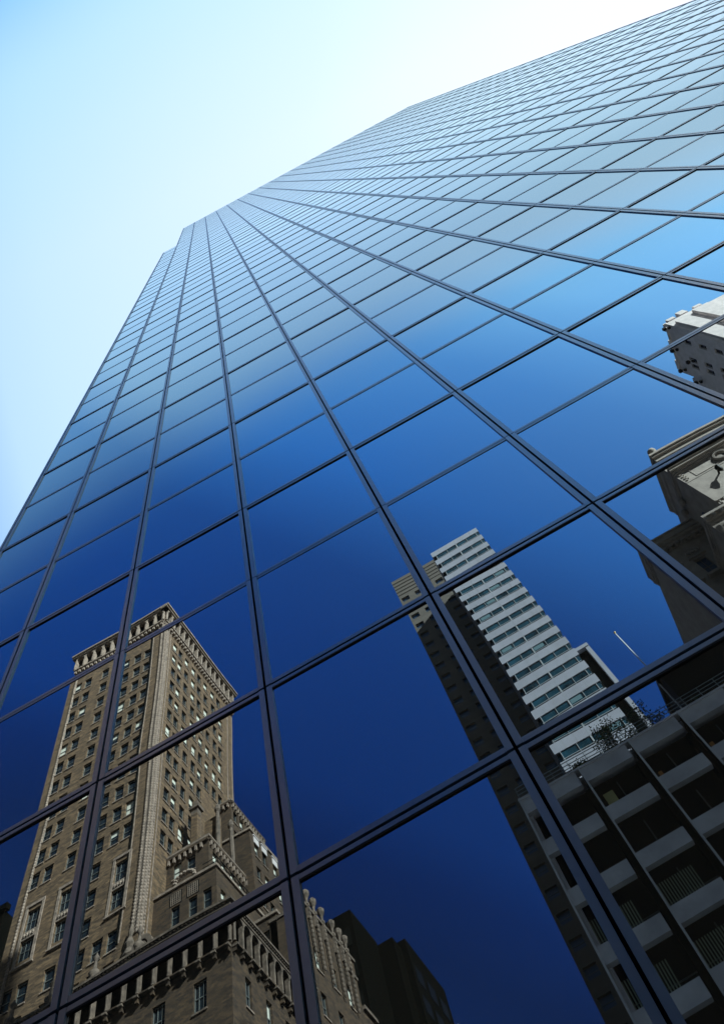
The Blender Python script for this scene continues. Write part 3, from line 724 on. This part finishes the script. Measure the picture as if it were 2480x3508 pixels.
# roof garden trees
def tree(u, d, z, h, r, n, label, name='roof_terrace_tree', seed=1):
    q = random.Random(seed); c = W(u, d, z); t = thing(name, label, 'tree', 'plants on the roof terrace', c)
    mb = MB(); mb.lathe(c, [(.09, 0), (.06, h * .4), (.02, h * .9)], 'bark', 7)
    tips = []
    for i in range(9):
        a = q.uniform(0, 6.28); b0 = h * q.uniform(.25, .6); rr = r * q.uniform(.4, .9); zz = b0 + h * q.uniform(.1, .35)
        s = Vector((c[0], c[1], c[2] + b0)); e_ = Vector((c[0] + rr * math.cos(a), c[1] + rr * math.sin(a), c[2] + zz)); tips.append(e_)
        mb.hexa([s + Vector(v) * .025 for v in ((-1, -1, 0), (1, -1, 0), (1, 1, 0), (-1, 1, 0))] + [e_ + Vector(v) * .01 for v in ((-1, -1, 0), (1, -1, 0), (1, 1, 0), (-1, 1, 0))], 'bark')
    part(mb, 'trunk', t)
    mb = MB()
    cl = tips + [Vector((c[0] + q.gauss(0, r * .35), c[1] + q.gauss(0, r * .35), c[2] + h * q.uniform(.5, 1))) for _ in range(10)]
    for i in range(n):
        k = q.choice(cl); p = k + Vector((q.gauss(0, r * .17), q.gauss(0, r * .17), q.gauss(0, h * .08)))
        a = Vector((q.gauss(0, 1), q.gauss(0, 1), q.gauss(0, 1))).normalized() * .09; b_ = a.orthogonal().normalized() * .05
        mb.quad([p - a, p + b_, p + a, p - b_], 'leaf')
    part(mb, 'crown', t)
tree(6.0, 42.6, ZT - .2, 3.3, 1.5, 1000, 'largest leafy tree on the roof terrace, in front of the white banded tower', seed=3)
tree(8.3, 42.6, ZT - .2, 2.9, 1.4, 800, 'leafy tree on the roof terrace just right of the largest one', seed=5)
tree(3.0, 42.5, ZT - .2, 1.5, .8, 500, 'small bush behind the roof railing, left of the trees', 'roof_terrace_bush', seed=8)
tree(12.2, 42.6, ZT - .2, 1.6, .7, 300, 'thin shrub behind the roof railing at the foot of the flagpole', 'roof_terrace_bush', seed=9)
# flagpole
fp = thing('flagpole', 'tall white flagpole with a gilt ball, rising above the dark annex roof', 'flagpole', loc=rootloc(11.75, 45))
mb = MB(); mb.lathe(W(11.75, 45, 38), [(.075, 0), (.065, 5), (.04, 13.6)], 'pole', 10); part(mb, 'pole', fp, True)
mb = MB(); mb.lathe(W(11.75, 45, 51.58), [(.03, 0), (.09, .06), (.11, .13), (.08, .2), (.02, .24)], 'gold', 10); part(mb, 'ball', fp, True)
# annex: its shade is put into a near-black wall colour
ax = thing('shaded_annex', 'blank annex wall, shade put into its near-black colour, between the concrete grid block and the limestone building', 'building', loc=rootloc(16, 46))
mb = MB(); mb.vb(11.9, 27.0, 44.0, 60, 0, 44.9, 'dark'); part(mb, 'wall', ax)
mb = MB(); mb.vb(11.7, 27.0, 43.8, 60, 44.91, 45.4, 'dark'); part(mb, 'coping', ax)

# ================================================================== limestone classical building
lm = thing('limestone_classical_building', 'ornate limestone building with heavy cornices, carved wreath and ball finial, right edge', 'building', loc=rootloc(30, 41.4))
X1, D = 25.6, 41.4; XE = 60
ro = []; fo = []; sp = []
mb = MB()
for c in (30.6, 35.0, 39.4, 43.8, 48.2, 52.6): s = (c - .9, c + .9, 57.6, 60.2); fo.append(s); sp.append(('front', D) + s + (dict(bars=2, sill='lime', depth=.4),))
wall(mb, 'front', D, X1, XE, 54.8, 66.0, fo, 'lime', .42)
mb.vb(X1, XE, D + .43, 47.0, 54.8, 65.9, 'lime'); mb.vb(X1, XE, 47.0, 62, 0, 64.9, 'lime')
mb.quad([W(X1, D, 54.8), W(X1, D + .43, 54.8), W(X1, D + .43, 66), W(X1, D, 66)], 'lime')
part(mb, 'attic_wall', lm)
def ledge(u0, u1, d0, z, steps, mt='lime', left=True, dep=6, lo_=0.25):
    mb = MB()
    zz = z
    for out, h in steps:
        mb.vb(u0 - (out * lo_ if left else 0), u1, d0 - out, d0 + .3, zz, zz + h, mt)
        if left: mb.vb(u0 - out * lo_, u0 + .3, d0 + .301, d0 + dep, zz, zz + h, mt)
        zz += h + .002
    return mb
mb = ledge(X1, XE, D, 62.35, ((.18, .22), (.34, .12), (.6, .3), (.75, .16)))
part(mb, 'cornice', lm)
mb = ledge(X1, XE, D, 64.6, ((.12, .2), (.3, .25), (.2, .5), (.45, .28), (.62, .3)))
part(mb, 'roof_parapet', lm)
mb = MB(); fbox(mb, 'front', D, X1 + .02, XE, -.03, .03, 60.4, 60.6, 'lime')
for a, b in ((26.9, 29.3), (31.2, 34.0), (35.8, 38.6)):
    for q in (a, b - .06): fbox(mb, 'front', D, q, q + .06, -.05, .02, 60.75, 62.2, 'lime')
    for z in (60.7, 62.2): fbox(mb, 'front', D, a, b, -.05, .02, z, z + .06, 'lime')
for i in range(7): fbox(mb, 'front', D, 25.85 + (i % 2) * .18, 26.05 + (i % 2) * .18, -.10, .02, 60.75 + i * .2, 60.9 + i * .2, 'lime')
part(mb, 'frieze', lm)
def wreath(cu, cz, r, k=D):
    mb = MB(); f = P('front', k)
    for i in range(22):
        a = 2 * math.pi * i / 22; c = f(cu + r * math.cos(a), -.12, cz + r * math.sin(a))
        mb.lathe((c[0], c[1], c[2] - .14), [(.05, 0), (.17, .08), (.2, .16), (.1, .28)], 'lime', 6)
    for i in range(12):
        a = 2 * math.pi * i / 12; b_ = 2 * math.pi * (i + 1) / 12
        mb.quad([f(cu, -.10, cz), f(cu + r * .55 * math.cos(a), -.04, cz + r * .55 * math.sin(a)), f(cu + r * .55 * math.cos(b_), -.04, cz + r * .55 * math.sin(b_))], 'lime')
    part(mb, 'wreath', lm)
wreath(30.1, 61.6, .62); wreath(34.9, 61.6, .62)
mb = MB(); mb.lathe(W(X1 + .55, D - .3, 66.1), [(.28, 0), (.2, .15), (.34, .3), (.45, .55), (.42, .85), (.25, 1.05), (.04, 1.12)], 'lime', 12); part(mb, 'ball_finial', lm, True)
for z, dd in ((60.0, 44.2), (60.2, 45.6)):
    mb = MB(); mb.lathe(W(X1 - .35, dd, z + 1.6), [(.12, 0), (.3, .2), (.35, .5), (.2, .8), (.05, .9)], 'lime', 8); part(mb, 'ball_finial', lm, True)
mb = MB(); f = P('left', X1)      # oval window in the return wall
for i in range(16):
    a = 2 * math.pi * i / 16; b_ = 2 * math.pi * (i + 1) / 16
    mb.quad([f(44.6, -.02, 58.6), f(44.6 + .55 * math.cos(a), -.02, 58.6 + .8 * math.sin(a)), f(44.6 + .55 * math.cos(b_), -.02, 58.6 + .8 * math.sin(b_))], 'blue')
part(mb, 'oval_window', lm)
mb = MB(); f0 = P('front', D)     # lantern bracket
fbox(mb, 'front', D, 28.25, 28.4, -.7, 0, 59.2, 59.35, 'dark')
c = W(28.32, D - .75, 58.3); mb.lathe(c, [(.03, 0), (.2, .35), (.26, .8), (.3, .95), (.08, 1.25)], 'dark', 8); part(mb, 'bracket_lamp', lm)
# main body below, a little wider
bo = []; bx0 = 23.3
mb = MB()
for r_ in range(10):
    z = 48.2 - 4.6 * r_
    if z < 3: break
    for c in (25.7, 29.2, 32.7, 36.2, 39.7, 43.2): s = (c - .75, c + .75, z, z + 2.9); bo.append(s); sp.append(('front', D) + s + (dict(bars=2, sill='lime', depth=.4),))
wall(mb, 'front', D, bx0, XE, 0, 53.6, bo, 'lime', .42); mb.vb(bx0, XE, D + .43, 46.99, 0, 53.55, 'lime')
mb.quad([W(bx0, D, 0), W(bx0, D + .43, 0), W(bx0, D + .43, 53.6), W(bx0, D, 53.6)], 'lime')
part(mb, 'main_wall', lm)
mb = ledge(bx0, XE, D, 53.4, ((.15, .3), (.4, .25), (.65, .3), (.5, .2)), dep=5.6)
t = bx0 - .3
while t < XE: mb.vb(t, t + .3, D - .85, D - .6, 53.3, 53.7, 'lime'); t += .8
part(mb, 'balcony_ledge', lm)
mb = MB(); t = X1
while t < XE: mb.lathe(W(t, D - .35, 54.5), [(.1, 0), (.17, .25), (.09, .55), (.13, .8)], 'lime', 8); t += .42
mb.vb(X1 - .2, XE, D - .5, D - .2, 55.3, 55.5, 'lime'); part(mb, 'balustrade', lm)
for c in (25.7, 29.2, 32.7):
    mb = MB(); fbox(mb, 'front', D, c - .95, c + .95, -.18, .02, 51.2, 51.45, 'lime'); fbox(mb, 'front', D, c - 1.1, c + 1.1, -.32, .02, 51.46, 51.7, 'lime')
    for q in (-.9, .75): fbox(mb, 'front', D, c + q, c + q + .16, -.1, .02, 48.0, 51.19, 'lime')
    part(mb, 'window_surround', lm)
# rear wing with its own cornice
wx, wd = 19.7, 47.0
wo = []
mb = MB()
for z in (54.6, 49.6, 44.4, 39.4):
    for c in (20.6, 23.0): s = (c - .6, c + .6, z, z + 2.6); wo.append(s); sp.append(('front', wd) + s + (dict(bars=2, sill='lime', depth=.4, glass='blue'),))
wall(mb, 'front', wd, wx, X1, 0, 60.3, wo, 'lime', .42); mb.vb(wx, X1, wd + .43, 62, 0, 60.2, 'lime')
mb.quad([W(wx, wd, 0), W(wx, wd + .43, 0), W(wx, wd + .43, 60.3), W(wx, wd, 60.3)], 'lime'); part(mb, 'wing_wall', lm)
mb = ledge(wx, X1, wd, 59.9, ((.2, .2), (.45, .3), (.75, .3), (.9, .12), (.6, .9), (.75, .2)), dep=3.0); part(mb, 'wing_cornice', lm)
mb = MB(); t = wx
while t < X1: mb.vb(t, t + .26, wd - .7, wd - .21, 59.75, 60.1, 'lime'); t += .66
for c in (20.6, 23.0):
    fbox(mb, 'front', wd, c - .9, c + .9, -.25, .02, 57.4, 57.65, 'lime'); fbox(mb, 'front', wd, c - 1.0, c + 1.0, -.5, .02, 54.0, 54.3, 'lime')
    for i in range(5): p = W(c - .6 + .3 * i, wd - .2, 57.9); mb.lathe(p, [(.05, 0), (.16, .15), (.12, .4), (.03, .6)], 'lime', 6)
part(mb, 'carved_trim', lm)
windows(lm, sp)

# ================================================================== pale castellated tower far right
ct = thing('pale_castellated_tower', 'pale stone tower with stepped roofline and carved spouts, upper right edge', 'building', loc=rootloc(70, 66))
KC = 69.6
lo = []; sp = []
for i in range(28):
    z = 138.2 - 5.2 * i
    if z < 4: break
    for c in (68.0, 72.4, 74.0, 79.4, 86.0, 87.6):
        if c > 77 and z > 138: continue
        if c > 81 and z > 125: continue
        s = (c - .55, c + .55, z, z + 2.6); lo.append(s); sp.append(('left', KC) + s + (dict(sill=None, depth=.4),))
mb = MB()
wall(mb, 'left', KC, 65.5, 77.0, 0, 146.5, [o_ for o_ in lo if o_[0] < 77], 'pale', .42)
wall(mb, 'left', KC, 77.0, 81.0, 0, 141.5, [o_ for o_ in lo if 77 < o_[0] < 81], 'pale', .42)
wall(mb, 'left', KC, 81.0, 96.0, 0, 130.0, [o_ for o_ in lo if o_[0] > 81], 'pale', .42)
mb.vb(KC + .43, 95, 65.5, 77, 0, 146.0, 'pale'); mb.vb(KC + .43, 95, 77, 81, 0, 141.4, 'pale'); mb.vb(KC + .43, 95, 81, 96, 0, 129.9, 'pale')
for d_, z_ in ((65.5, 146.5), (77, 141.5), (81, 130)): mb.vb(KC, KC + .43, d_, d_ + .01, 0, z_, 'pale')
mb.vb(70.5, 73.5, 64.9, 65.49, 120, 143.5, 'pale'); mb.vb(75.2, 79, 64.7, 65.49, 120, 144.5, 'pale')
part(mb, 'wall', ct)
mb = MB()
for a, b_, z_ in ((65.5, 68.2, 146.5), (69.6, 72, 146.5), (73.8, 77, 146.5), (77.2, 78.8, 141.5), (82, 85, 130), (88, 92, 130)):
    mb.vb(KC, KC + .9, a + .4, b_ - .4, z_, z_ + .9, 'pale')
for a, h_ in ((70.6, 1.2), (73.6, 2.2), (77.0, 1.0)): mb.vb(a, a + 1.8, 65.4, 66.6, 146.5, 146.5 + h_, 'pale')
mb.vb(KC - .3, KC, 65.3, 77, 145.7, 146.1, 'pale'); part(mb, 'battlement', ct)
for d_, z_ in ((66, 144.5), (70.5, 144.2), (75.5, 143.6), (77.2, 138.8), (79.2, 137.6), (72.2, 139.2), (81.2, 127.2), (84.5, 126.2)):
    mb = MB(); mb.vb(KC - 1.2, KC - .01, d_ - .18, d_ + .18, z_, z_ + .4, 'pale'); mb.vb(KC - 1.5, KC - .9, d_ - .32, d_ + .32, z_ - .1, z_ + .65, 'dark'); mb.vb(KC - .6, KC - .2, d_ - .25, d_ + .25, z_ - .6, z_ - .01, 'dark')
    part(mb, 'water_spout', ct)
windows(ct, sp)

# ================================================================== unseen tower added across the side street, shaped to shade the grid block
nb = thing('shade_tower', 'unseen tower block added east of the glass tower to shade the concrete grid block', 'building', loc=(84, 6, 0))
mb = MB(); mb.box(72, 96, 0, 12, 0, 102, 'conc'); part(mb, 'wall', nb)
mb = MB()
for i in range(25):
    z = 3 + 4 * i
    mb.box(73, 95, -.06, .05, z, z + 2.2, 'blue'); mb.box(71.94, 72.05, 1, 11, z, z + 2.2, 'blue')
part(mb, 'window_band', nb)
